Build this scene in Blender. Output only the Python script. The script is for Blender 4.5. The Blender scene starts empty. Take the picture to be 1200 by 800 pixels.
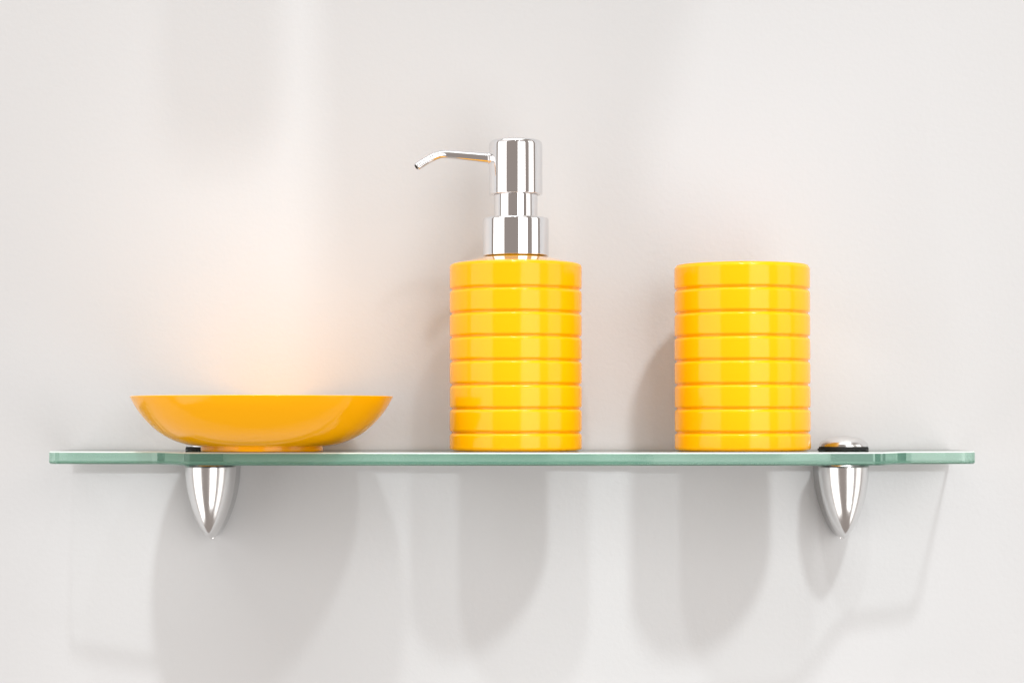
import bpy, bmesh, math
from mathutils import Vector

# ------------------------------------------------------------------ camera, world, lights, exposure
scene = bpy.context.scene
col = scene.collection
CAM_Y, EYE, F = -1.2, 0.018, 2500.0          # wall face is y = -0.020, top face of the shelf glass is z = 0
cam_d = bpy.data.cameras.new('camera')
cam_d.sensor_width = 36.0
cam_d.lens = F / 1200 * 36.0
cam_d.clip_start, cam_d.clip_end = 0.05, 50
cam = bpy.data.objects.new('camera', cam_d)
cam.location = (0, CAM_Y, EYE)
cam.rotation_euler = (math.radians(90) + math.atan(88 / F), 0, 0)
col.objects.link(cam)
scene.camera = cam

world = bpy.data.worlds.new('World')
scene.world = world
world.use_nodes = True
bg = world.node_tree.nodes['Background']
bg.inputs['Color'].default_value = (1.0, 0.86, 0.78, 1)
bg.inputs['Strength'].default_value = 0.38

TARGET = Vector((0, -0.07, 0.06))
def aim(o, target=TARGET):
    o.rotation_euler = (target - o.location).to_track_quat('-Z', 'Y').to_euler()

def panel(name, angle, dist, w, h, z, power, color=(1, 1, 1)):
    """tall diffuse shop-light panel standing in the room at an angle from the camera axis"""
    d = bpy.data.lights.new(name, 'AREA')
    d.shape, d.size, d.size_y, d.energy, d.color = 'RECTANGLE', w, h, power, color
    o = bpy.data.objects.new(name, d)
    a = math.radians(angle)
    o.location = (dist * math.sin(a), -0.07 - dist * math.cos(a), z)
    aim(o); col.objects.link(o)

def spot(name, loc, power, size, cone, target, color=(0.96, 0.985, 1.0)):
    d = bpy.data.lights.new(name, 'SPOT')
    d.energy, d.shadow_soft_size, d.color = power, size, color
    d.spot_size, d.spot_blend = math.radians(cone), 1.0
    o = bpy.data.objects.new(name, d)
    o.location = loc
    aim(o, Vector(target)); col.objects.link(o)

panel('soft_light_left', -62, 2.0, 1.6, 3.2, -0.1, 28, (1, 0.985, 0.965))
panel('soft_light_right', 25, 2.6, 1.5, 3.2, -0.1, 43, (1, 0.985, 0.965))
panel('soft_light_side', 70, 2.0, 0.9, 3.2, -0.1, 13, (1, 0.99, 0.97))
spot('ceiling_spot_right', (0.85, -2.2, 2.8), 310, 0.14, 9.4, (0.09, -0.02, -0.08))
spot('ceiling_spot_left', (-0.15, -1.8, 2.8), 345, 0.10, 10.0, (-0.03, -0.02, -0.08))

d = bpy.data.lights.new('overhead_fill', 'AREA')
d.shape, d.size, d.size_y, d.energy, d.color = 'RECTANGLE', 2.6, 1.7, 66, (1, 0.985, 0.97)
o = bpy.data.objects.new('overhead_fill', d); o.location = (-0.35, -0.95, 2.35); col.objects.link(o)   # added fill facing straight down, lifts the shade between objects and wall

vs = scene.view_settings
vs.view_transform, vs.look, vs.gamma, vs.exposure = 'Standard', 'None', 1.0, -0.05
vs.use_curve_mapping = False
scene.cycles.max_bounces = 16
scene.cycles.transparent_max_bounces = 24
scene.cycles.transmission_bounces = 12
scene.cycles.glossy_bounces = 8
scene.cycles.caustics_reflective = True

# ------------------------------------------------------------------ helpers
def ln(nt, a, b): nt.links.new(a, b)

def mat(name, base, rough=0.5, metal=0.0, coat=0.0, ior=1.5, rough_var=0.0, col_var=0.0, scale=20.0, bump=0.0, bscale=200.0):
    m = bpy.data.materials.new(name); m.use_nodes = True
    nt = m.node_tree; p = nt.nodes['Principled BSDF']
    p.inputs['Base Color'].default_value = (*base, 1)
    p.inputs['Roughness'].default_value = rough
    p.inputs['Metallic'].default_value = metal
    p.inputs['IOR'].default_value = ior
    p.inputs['Coat Weight'].default_value = coat
    p.inputs['Coat Roughness'].default_value = 0.03
    tc = nt.nodes.new('ShaderNodeTexCoord')
    if rough_var or col_var:
        n = nt.nodes.new('ShaderNodeTexNoise')
        n.inputs['Scale'].default_value = scale; n.inputs['Detail'].default_value = 6
        ln(nt, tc.outputs['Object'], n.inputs['Vector'])
        if rough_var:
            mr = nt.nodes.new('ShaderNodeMapRange')
            mr.inputs['To Min'].default_value = max(0, rough - rough_var)
            mr.inputs['To Max'].default_value = rough + rough_var
            ln(nt, n.outputs['Fac'], mr.inputs['Value']); ln(nt, mr.outputs['Result'], p.inputs['Roughness'])
        if col_var:
            mx = nt.nodes.new('ShaderNodeMix'); mx.data_type = 'RGBA'
            mx.inputs['A'].default_value = (*[c * (1 - col_var) for c in base], 1)
            mx.inputs['B'].default_value = (*[min(1, c * (1 + col_var)) for c in base], 1)
            ln(nt, n.outputs['Fac'], mx.inputs['Factor']); ln(nt, mx.outputs['Result'], p.inputs['Base Color'])
    if bump:
        b = nt.nodes.new('ShaderNodeTexNoise'); b.inputs['Scale'].default_value = bscale; b.inputs['Detail'].default_value = 4
        ln(nt, tc.outputs['Object'], b.inputs['Vector'])
        bp = nt.nodes.new('ShaderNodeBump'); bp.inputs['Strength'].default_value = bump; bp.inputs['Distance'].default_value = 0.001
        ln(nt, b.outputs['Fac'], bp.inputs['Height']); ln(nt, bp.outputs['Normal'], p.inputs['Normal'])
    return m

M_wall = mat('white_painted_wall', (0.57, 0.578, 0.588), 0.55, col_var=0.02, scale=3.0, bump=0.12, bscale=350)
M_orange = mat('glossy_orange_plastic', (0.99, 0.45, 0.001), 0.13, ior=1.38, rough_var=0.03, scale=60, bump=0.03, bscale=90)
M_chrome = mat('polished_chrome', (0.80, 0.80, 0.81), 0.035, metal=1.0, rough_var=0.02, scale=80)
M_bracket = mat('bracket_chrome', (0.76, 0.76, 0.76), 0.20, metal=1.0, rough_var=0.04, scale=90)
M_gloss = mat('glossy_orange_shoulder', (0.99, 0.45, 0.01), 0.06, ior=1.55, coat=1.0, rough_var=0.02, scale=60)
M_satin = mat('satin_chrome', (0.80, 0.80, 0.80), 0.16, metal=1.0, rough_var=0.05, scale=120)
M_rubber = mat('black_rubber', (0.004, 0.004, 0.004), 0.75, rough_var=0.1, scale=200)
M_dark = mat('painted_hollow_shade', (0.01, 0.01, 0.01), 0.7, rough_var=0.1)

def add_translucency(m, color, fac):
    nt = m.node_tree; p = nt.nodes['Principled BSDF']; out = nt.nodes['Material Output']
    t = nt.nodes.new('ShaderNodeBsdfTranslucent'); t.inputs['Color'].default_value = (*color, 1)
    mx = nt.nodes.new('ShaderNodeMixShader'); mx.inputs['Fac'].default_value = fac
    ln(nt, p.outputs[0], mx.inputs[1]); ln(nt, t.outputs[0], mx.inputs[2]); ln(nt, mx.outputs[0], out.inputs['Surface'])
add_translucency(M_orange, (1.0, 0.50, 0.06), 0.02)

def glass_absorb(nt):
    va = nt.nodes.new('ShaderNodeVolumeAbsorption')
    va.inputs['Color'].default_value = (0.06, 0.64, 0.36, 1)
    va.inputs['Density'].default_value = 4.0
    ln(nt, va.outputs['Volume'], nt.nodes['Material Output'].inputs['Volume'])

def glass_face():
    m = bpy.data.materials.new('clear_shelf_glass'); m.use_nodes = True
    nt = m.node_tree; nt.nodes.remove(nt.nodes['Principled BSDF'])
    t = nt.nodes.new('ShaderNodeBsdfTransparent'); g = nt.nodes.new('ShaderNodeBsdfGlossy')
    g.inputs['Roughness'].default_value = 0.03
    fr = nt.nodes.new('ShaderNodeFresnel'); fr.inputs['IOR'].default_value = 1.5
    mx = nt.nodes.new('ShaderNodeMixShader')
    ln(nt, fr.outputs['Fac'], mx.inputs['Fac']); ln(nt, t.outputs[0], mx.inputs[1]); ln(nt, g.outputs[0], mx.inputs[2])
    ln(nt, mx.outputs[0], nt.nodes['Material Output'].inputs['Surface'])
    glass_absorb(nt)
    return m

def frosted():  # absorbing colour set so the added upper shelves darken the wall
    m = bpy.data.materials.new('frosted_shade_glass'); m.use_nodes = True
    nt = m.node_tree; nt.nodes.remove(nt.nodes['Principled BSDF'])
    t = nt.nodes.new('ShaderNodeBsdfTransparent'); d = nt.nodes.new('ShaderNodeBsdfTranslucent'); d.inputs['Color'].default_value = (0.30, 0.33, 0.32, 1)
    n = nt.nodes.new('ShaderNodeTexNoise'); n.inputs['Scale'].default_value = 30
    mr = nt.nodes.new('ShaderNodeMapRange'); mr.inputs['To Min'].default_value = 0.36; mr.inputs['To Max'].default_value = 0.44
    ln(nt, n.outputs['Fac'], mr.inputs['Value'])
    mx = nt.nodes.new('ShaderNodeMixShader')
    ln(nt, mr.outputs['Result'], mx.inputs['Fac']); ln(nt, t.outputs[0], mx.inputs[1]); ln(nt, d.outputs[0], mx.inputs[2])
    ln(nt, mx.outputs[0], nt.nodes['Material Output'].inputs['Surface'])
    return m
def glass_edge(name='green_glass_edge', fac=0.21, tint=(0.38, 0.82, 0.63, 1)):
    m = bpy.data.materials.new(name); m.use_nodes = True
    nt = m.node_tree; nt.nodes.remove(nt.nodes['Principled BSDF'])
    g = nt.nodes.new('ShaderNodeBsdfGlass'); g.inputs['Roughness'].default_value = 0.06; g.inputs['IOR'].default_value = 1.5
    d = nt.nodes.new('ShaderNodeBsdfDiffuse'); d.inputs['Color'].default_value = tint
    mx = nt.nodes.new('ShaderNodeMixShader'); mx.inputs['Fac'].default_value = fac
    ln(nt, g.outputs[0], mx.inputs[1]); ln(nt, d.outputs[0], mx.inputs[2])
    ln(nt, mx.outputs[0], nt.nodes['Material Output'].inputs['Surface'])
    glass_absorb(nt)
    return m
M_glass, M_edge, M_frost = glass_face(), glass_edge(), frosted()
M_arris = glass_edge('glass_arris_highlight', 0.7, (0.80, 0.88, 0.84, 1))  # whitish diffuse paints reflected light along the top chamfer only

def link(name, mesh, material=None, parent=None, loc=(0, 0, 0), smooth=True):
    if material: mesh.materials.append(material)
    if smooth:
        for p in mesh.polygons: p.use_smooth = True
    o = bpy.data.objects.new(name, mesh); col.objects.link(o)
    o.location = loc; o.parent = parent
    return o

def tag(o, label, cat, group=None):
    o['label'] = label; o['category'] = cat
    if group: o['group'] = group
    return o

def thing(name, loc, label, cat, group=None):
    o = bpy.data.objects.new(name, None); o.empty_display_size = 0.02
    o.location = loc; col.objects.link(o)
    return tag(o, label, cat, group)

def round_profile(pts, closed=False, n=5):
    """pts: (r, z, fillet radius) -> polyline with the corners rounded"""
    out = []
    for i, (r, z, f) in enumerate(pts):
        P = Vector((r, z))
        if f <= 0 or (not closed and i in (0, len(pts) - 1)):
            out.append(P); continue
        A = Vector(pts[i - 1][:2]); B = Vector(pts[(i + 1) % len(pts)][:2])
        u, v = (A - P), (B - P)
        k = min(f, 0.49 * u.length, 0.49 * v.length)
        a, b = P + u.normalized() * k, P + v.normalized() * k
        for j in range(n + 1):
            t = j / n
            out.append((1 - t) ** 2 * a + 2 * t * (1 - t) * P + t * t * b)
    return out

def lathe(pts, seg=128, closed=False, n=5):
    prof = round_profile(pts, closed, n)
    verts, faces, ring = [], [], []
    for p in prof:
        if p.x < 1e-6:
            ring.append([len(verts)]); verts.append((0, 0, p.y))
        else:
            ring.append(list(range(len(verts), len(verts) + seg)))
            for s in range(seg):
                a = 2 * math.pi * s / seg
                verts.append((p.x * math.cos(a), p.x * math.sin(a), p.y))
    m = len(ring)
    for i in range(m if closed else m - 1):
        A, B = ring[i], ring[(i + 1) % m]
        for s in range(seg):
            t = (s + 1) % seg
            if len(A) == 1 and len(B) == 1: continue
            if len(A) == 1: faces.append((A[0], B[t], B[s]))
            elif len(B) == 1: faces.append((A[s], A[t], B[0]))
            else: faces.append((A[s], A[t], B[t], B[s]))
    me = bpy.data.meshes.new('lathe'); me.from_pydata(verts, [], faces)
    bm = bmesh.new(); bm.from_mesh(me); bmesh.ops.recalc_face_normals(bm, faces=bm.faces); bm.to_mesh(me); bm.free()
    return me

def tube(path, radii, inner=None, seg=32):
    """swept tube along path; with inner radius at the end it gets an open mouth"""
    path = [Vector(p) for p in path]
    verts, faces = [], []
    for i, p in enumerate(path):
        t = (path[min(i + 1, len(path) - 1)] - path[max(i - 1, 0)]).normalized()
        u = t.cross(Vector((0, 1, 0))).normalized(); v = t.cross(u).normalized()
        for s in range(seg):
            a = 2 * math.pi * s / seg
            verts.append(p + (u * math.cos(a) + v * math.sin(a)) * radii[i])
    for i in range(len(path) - 1):
        for s in range(seg):
            t = (s + 1) % seg
            faces.append((i * seg + s, i * seg + t, (i + 1) * seg + t, (i + 1) * seg + s))
    faces.append(tuple(range(seg)))
    faces.append(tuple(range((len(path) - 1) * seg, len(path) * seg)))
    me = bpy.data.meshes.new('tube'); me.from_pydata(verts, [], faces)
    bm = bmesh.new(); bm.from_mesh(me); bmesh.ops.recalc_face_normals(bm, faces=bm.faces); bm.to_mesh(me); bm.free()
    return me

def bezier(pts, n=10):
    """Catmull-Rom through pts"""
    P = [Vector(p) for p in pts]; P = [2 * P[0] - P[1]] + P + [2 * P[-1] - P[-2]]
    out = []
    for i in range(1, len(P) - 2):
        for j in range(n):
            t = j / n
            a, b, c, d = P[i - 1], P[i], P[i + 1], P[i + 2]
            out.append(0.5 * ((2 * b) + (c - a) * t + (2 * a - 5 * b + 4 * c - d) * t * t + (3 * b - a - 3 * c + d) * t ** 3))
    out.append(P[-2])
    return out

# ------------------------------------------------------------------ the setting: wall
me = bpy.data.meshes.new('wall')
bm = bmesh.new()
bmesh.ops.create_cube(bm, size=1.0)
for v in bm.verts: v.co = Vector((v.co.x * 3.0, v.co.y * 0.1 + 0.03, v.co.z * 2.4 + 0.2))
bm.to_mesh(me); bm.free()
wall = link('wall', me, M_wall, smooth=False)
wall['kind'] = 'structure'

# ------------------------------------------------------------------ glass shelf
THICK = 0.0066
def smooth01(t):
    t = max(0.0, min(1.0, t)); return t * t * (3 - 2 * t)
def shelf_outline():
    pts = []
    back, xe, rc = -0.0235, 0.2423, 0.005
    def depth(x):
        a = abs(x)
        c0 = 0.164 if x < 0 else 0.185           # where the front steps back
        d = 0.126 - 0.007 * (a / 0.17) ** 2
        d -= 0.026 * smooth01((a - c0) / 0.022)
        return d
    xm = xe - rc
    front = [(x * xm, -depth(x * xm)) for x in [i / 160 * 2 - 1 for i in range(161)]]
    def side(y0):
        out = []
        for j in range(1, 9):
            t = j / 8 * math.pi / 2
            out.append((xm + rc * math.sin(t), y0 + rc * (1 - math.cos(t))))
        return out + [(xe, back)]
    right = side(front[-1][1])
    left = [(-x, y) for x, y in reversed(side(front[0][1]))]
    return left + front + right          # counter-clockwise seen from above
def shelf_mesh(outline):
    n = len(outline); c = 0.0007
    P = [Vector(p) for p in outline]
    inn = []
    for i, p in enumerate(P):
        t = (P[(i + 1) % n] - P[i - 1]).normalized()
        inn.append(p + Vector((-t.y, t.x)) * c)
    verts = [(*q, 0) for q in inn] + [(*q, -c) for q in P] + [(*q, -THICK + c) for q in P] + [(*q, -THICK) for q in inn]
    faces = [tuple(range(n)), tuple(reversed(range(3 * n, 4 * n)))]
    idx = [0, 0]
    for k in range(3):
        for i in range(n):
            j = (i + 1) % n
            faces.append((k * n + i, (k + 1) * n + i, (k + 1) * n + j, k * n + j)); idx.append(2 if k == 0 else 1)
    me = bpy.data.meshes.new('shelf'); me.from_pydata(verts, [], faces)
    me.materials.append(M_glass); me.materials.append(M_edge); me.materials.append(M_arris)
    for p, k in zip(me.polygons, idx): p.material_index = k
    bm = bmesh.new(); bm.from_mesh(me); bmesh.ops.recalc_face_normals(bm, faces=bm.faces); bm.to_mesh(me); bm.free()
    return me
shelf = link('glass_shelf', shelf_mesh(shelf_outline()), smooth=False)
tag(shelf, 'clear glass shelf with green edges and curved front, carrying the orange set', 'shelf')

# unseen frosted shelves added above, shaped to cast faint bands on the upper wall
def plain_outline(x0, x1, y0, y1, r):
    out = []
    for cx, cy, a0 in ((x0 + 0.001, y1 - 0.001, 90), (x0 + r, y0 + r, 180), (x1 - r, y0 + r, 270), (x1 - 0.001, y1 - 0.001, 0)):
        rr = r if cy < y1 - 0.01 else 0.001
        for j in range(9):
            a = math.radians(a0 + 90 * j / 8)
            out.append((cx + rr * math.cos(a), cy + rr * math.sin(a)))
    return out
for x0, x1, y0, label in ((-0.115, 0.186, -0.456, 'wide unseen frosted shelf added above the soap dispenser to shade the upper wall'),
                          (-0.195, -0.134, -0.280, 'narrow unseen frosted shelf added above the soap dish to shade the upper wall')):
    up = link('unseen_shade_shelf', shelf_mesh(plain_outline(x0, x1, y0, -0.0225, 0.02)), smooth=False)
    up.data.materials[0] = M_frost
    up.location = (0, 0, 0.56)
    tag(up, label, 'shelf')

# ------------------------------------------------------------------ shelf brackets
def d_outline(r, back, seg=40):
    """plan of the bracket: half round in front, straight cheeks running to the wall"""
    pts = [(r * math.cos(a), -r * math.sin(a)) for a in [math.pi * i / seg for i in range(seg + 1)]]
    return [(r, back)] + pts + [(-r, back)]
def bracket(x, label):
    CY = -0.043
    t = thing('shelf_bracket', (x, 0, -0.0490), label, 'bracket', None)
    zo = 0.0490
    R, back = 0.0136, 0.0225
    # lower jaw: cone-shaped fin hanging under the glass, flat back to the wall
    zt, zb = -THICK - 0.0012, -0.0480
    rows = 36; verts, faces = [], []
    for i in range(rows + 1):
        u = i / rows
        u = 1 - (1 - u) ** 1.6
        w = max(0.0006, (1 - u ** 1.95) ** 0.70)
        z = zt + (zb - zt) * u
        for (px, py) in d_outline(R * w, 0):
            back_y = back
            if abs(py) < 1e-9 and (px, py) in ((R * w, 0), (-R * w, 0)):
                pass
            verts.append((px, py / max(w, 1e-3) * w ** 0.45 * 1.15 + CY + (1 - w) * 0.004, z + zo))
    n = len(d_outline(R, 0))
    # first and last point of every row are pushed back to the wall
    for i in range(rows + 1):
        for k in (0, n - 1):
            vx, vy, vz = verts[i * n + k]; verts[i * n + k] = (vx, -0.0212, vz)
    for i in range(rows):
        for k in range(n):
            kk = (k + 1) % n
            faces.append((i * n + k, i * n + kk, (i + 1) * n + kk, (i + 1) * n + k))
    faces.append(tuple(range(n))); faces.append(tuple(range(rows * n, (rows + 1) * n)))
    me = bpy.data.meshes.new('jaw'); me.from_pydata(verts, [], faces)
    bm = bmesh.new(); bm.from_mesh(me); bmesh.ops.recalc_face_normals(bm, faces=bm.faces); bm.to_mesh(me); bm.free()
    jaw = link('lower_jaw', me, M_bracket, t)
    jaw.data.polygons[-1].use_smooth = False; jaw.data.polygons[-2].use_smooth = False
    # small set screw end at the tip
    sc = link('set_screw', lathe([(0, 0, 0), (0.0015, 0, 0.0004), (0.0015, 0.006, 0.0003), (0, 0.006, 0)], 24), M_satin, jaw,
              (0, CY + 0.008, -0.0484 + zo))
    # gaskets and dome cap
    g1 = link('gasket', lathe([(0, -0.0011, 0), (0.0122, -0.0011, 0.0003), (0.0122, 0, 0.0002), (0, 0, 0)], 64), M_rubber, t,
              (0, CY, -THICK - 0.0001 + zo))
    g2 = link('gasket', lathe([(0, 0.0001, 0), (0.0136, 0.0001, 0.0003), (0.0132, 0.0017, 0.0004), (0, 0.0017, 0)], 64), M_rubber, t, (0, CY, zo))
    bm = bmesh.new(); bmesh.ops.create_cube(bm, size=1.0)
    for v in bm.verts: v.co = Vector((v.co.x * 0.022, v.co.y * 0.0022, v.co.z * (THICK + 0.0010)))
    me = bpy.data.meshes.new('mouth'); bm.to_mesh(me); bm.free()
    link('mouth_gasket', me, M_rubber, t, (0, -0.0222, -THICK / 2 + zo), smooth=False)
    dome = [(0, 0.0076, 0)]
    for i in range(1, 15):
        a = i / 14 * math.pi / 2
        dome.append((0.0134 * math.sin(a) ** 0.9, 0.0020 + 0.0056 * math.cos(a), 0))
    dome += [(0.0134, 0.00175, 0.0002), (0, 0.00175, 0)]
    link('dome_cap', lathe(dome, 64), M_bracket, t, (0, CY, zo))
    return t
bracket(-0.1633, 'chrome cone shaped shelf bracket under the glass behind the orange soap dish')
bracket(0.1796, 'chrome shelf bracket whose domed cap stands clear on the glass beside the tumbler')

# ------------------------------------------------------------------ ribbed orange body shared by dispenser and tumbler
PITCH, NB, G0, GAP = 0.01253, 8, 0.0847, 0.0005     # ring spacing, ring count, height of the top groove, groove floor
def band_mesh(r, h):
    return lathe([(r - 0.0016, 0, 0), (r - 0.0004, 0.0002, 0.0006), (r, 0.0011, 0.0008), (r, h - 0.0016, 0.0010), (r - 0.0005, h - 0.0004, 0.0006), (r - 0.0018, h, 0)], 160)
def bands(parent, r, z_top):
    grooves = [G0 - k * PITCH for k in range(NB - 1)]
    his = [z_top] + [g - GAP / 2 for g in grooves]
    los = [g + GAP / 2 for g in grooves] + [0.0003]
    shared = None
    for k, (hi, lo) in enumerate(zip(his, los)):
        if 0 < k < NB - 1 and shared:
            o = bpy.data.objects.new('ring_band', shared); col.objects.link(o); o.parent = parent; o.location = (0, 0, lo)
            continue
        o = link('ring_band', band_mesh(r, hi - lo), M_orange, parent, (0, 0, lo))
        if 0 < k < NB - 1: shared = o.data

# ------------------------------------------------------------------ soap dispenser
disp = thing('soap_dispenser', (0.0020, -0.072, 0.0002), 'ribbed orange soap dispenser with chrome pump standing mid shelf', 'soap dispenser')
R = 0.0350
body = link('body', lathe([(0, 0, 0), (R - 0.002, 0, 0.001), (R - 0.0011, 0.0006, 0.0004), (R - 0.0011, 0.097, 0.0004),
                           (0, 0.0970, 0)], 160), M_orange, disp)
link('shoulder', lathe([(0, 0.0971, 0), (R - 0.0018, 0.0971, 0), (R - 0.0012, 0.0984, 0.0005), (0.0190, 0.1018, 0.0015), (0.0165, 0.1024, 0.0004), (0, 0.1024, 0)], 160), M_gloss, disp)
bands(body, R, 0.0984)
z0, z1 = 0.1026, 0.1228
collar = link('collar', lathe([(0, z0, 0), (0.0176, z0, 0.0004), (0.0176, z1, 0.0014), (0.0118, z1 + 0.0003, 0.0003), (0, z1 + 0.0003, 0)], 128), M_chrome, disp)
neck = link('neck_ring', lathe([(0, z1, 0), (0.0116, z1, 0.0002), (0.0116, 0.1372, 0.0003), (0, 0.1372, 0)], 128), M_chrome, disp)
head = link('pump_head', lathe([(0, 0.1362, 0), (0.0128, 0.1362, 0), (0.0128, 0.1352, 0.0002), (0.0142, 0.1352, 0.0004), (0.0142, 0.1640, 0.0026),
                                (0.006, 0.1646, 0.002), (0, 0.1646, 0)], 128), M_chrome, disp)
S = 0.0004512
def pp(px, py, dy=0.0): return ((px - 604.5) * S, dy, EYE + (488 - py) * S)
path = bezier([pp(588, 186.0), pp(573, 184.8), pp(548, 182.4), pp(522, 180.6, -0.001), pp(511, 182.8, -0.002), pp(501, 188.0, -0.003), pp(488.0, 196.6, -0.005)], 10)
nP = len(path)
rad = [0.00290 - 0.00080 * min(1, i / (nP * 0.55)) for i in range(nP)]
spout = link('spout', tube(path, rad), M_chrome, head)
spout.data.polygons[-1].use_smooth = False
end_t = (path[-1] - path[-3]).normalized()
mouth_shade = link('spout_mouth_shade', lathe([(0, 0, 0), (0.00135, 0, 0), (0.00135, 0.0003, 0.0001), (0, 0.0003, 0)], 24), M_dark, spout, path[-1] - end_t * 0.0001)  # flat black disc paints the shade inside the spout opening
mouth_shade.rotation_euler = end_t.to_track_quat('Z', 'Y').to_euler()
fl = link('spout_ferrule', lathe([(0.0024, 0, 0), (0.0036, 0, 0.0004), (0.0033, 0.0016, 0.0006), (0.0024, 0.0018, 0)], 32, closed=True), M_chrome, spout,
          Vector(pp(575.5, 185.0)))
fl.rotation_euler = (0, math.radians(-90), 0)

# ------------------------------------------------------------------ tumbler
tum = thing('tumbler', (0.1218, -0.072, 0.0002), 'ribbed orange tumbler without a lid beside the domed bracket cap', 'tumbler')
R = 0.0358
H = 0.0976
cup = link('cup', lathe([(0, 0, 0), (R - 0.002, 0, 0.001), (R - 0.0011, 0.0006, 0.0004), (R - 0.0011, H - 0.0012, 0.0002), (R - 0.0008, H, 0.0008),
                         (R - 0.0036, H, 0.0010), (R - 0.0038, 0.006, 0.003), (0, 0.005, 0)], 160), M_orange, tum)
bands(cup, R, H - 0.0003)

# ------------------------------------------------------------------ soap dish
dish = thing('soap_dish', (-0.1300, -0.0890, 0.0002), 'shallow round orange soap dish with narrow foot resting on the shelf', 'soap dish')
outer = [(0.0316, 0.0024, 0.001), (0.038, 0.0030, 0.004), (0.0460, 0.0055, 0.004), (0.0535, 0.0098, 0.004), (0.0602, 0.0160, 0.004), (0.0652, 0.0226, 0.003), (0.0682, 0.0284, 0.0006)]
inner = [(0.0664, 0.0285, 0.0006), (0.0632, 0.0226, 0.004), (0.0575, 0.0160, 0.004), (0.0500, 0.0108, 0.004), (0.0380, 0.0068, 0.004), (0.020, 0.0056, 0.003), (0, 0.0054, 0)]
link('bowl', lathe([(0, 0.0022, 0)] + [(0.0300, 0.0022, 0.0004)] + outer + inner, 200, n=8), M_orange, dish)
link('foot', lathe([(0.0285, 0, 0.0004), (0.0317, 0, 0.0005), (0.0315, 0.0034, 0.0004), (0.0285, 0.0034, 0.0003)], 128, closed=True), M_orange, dish)
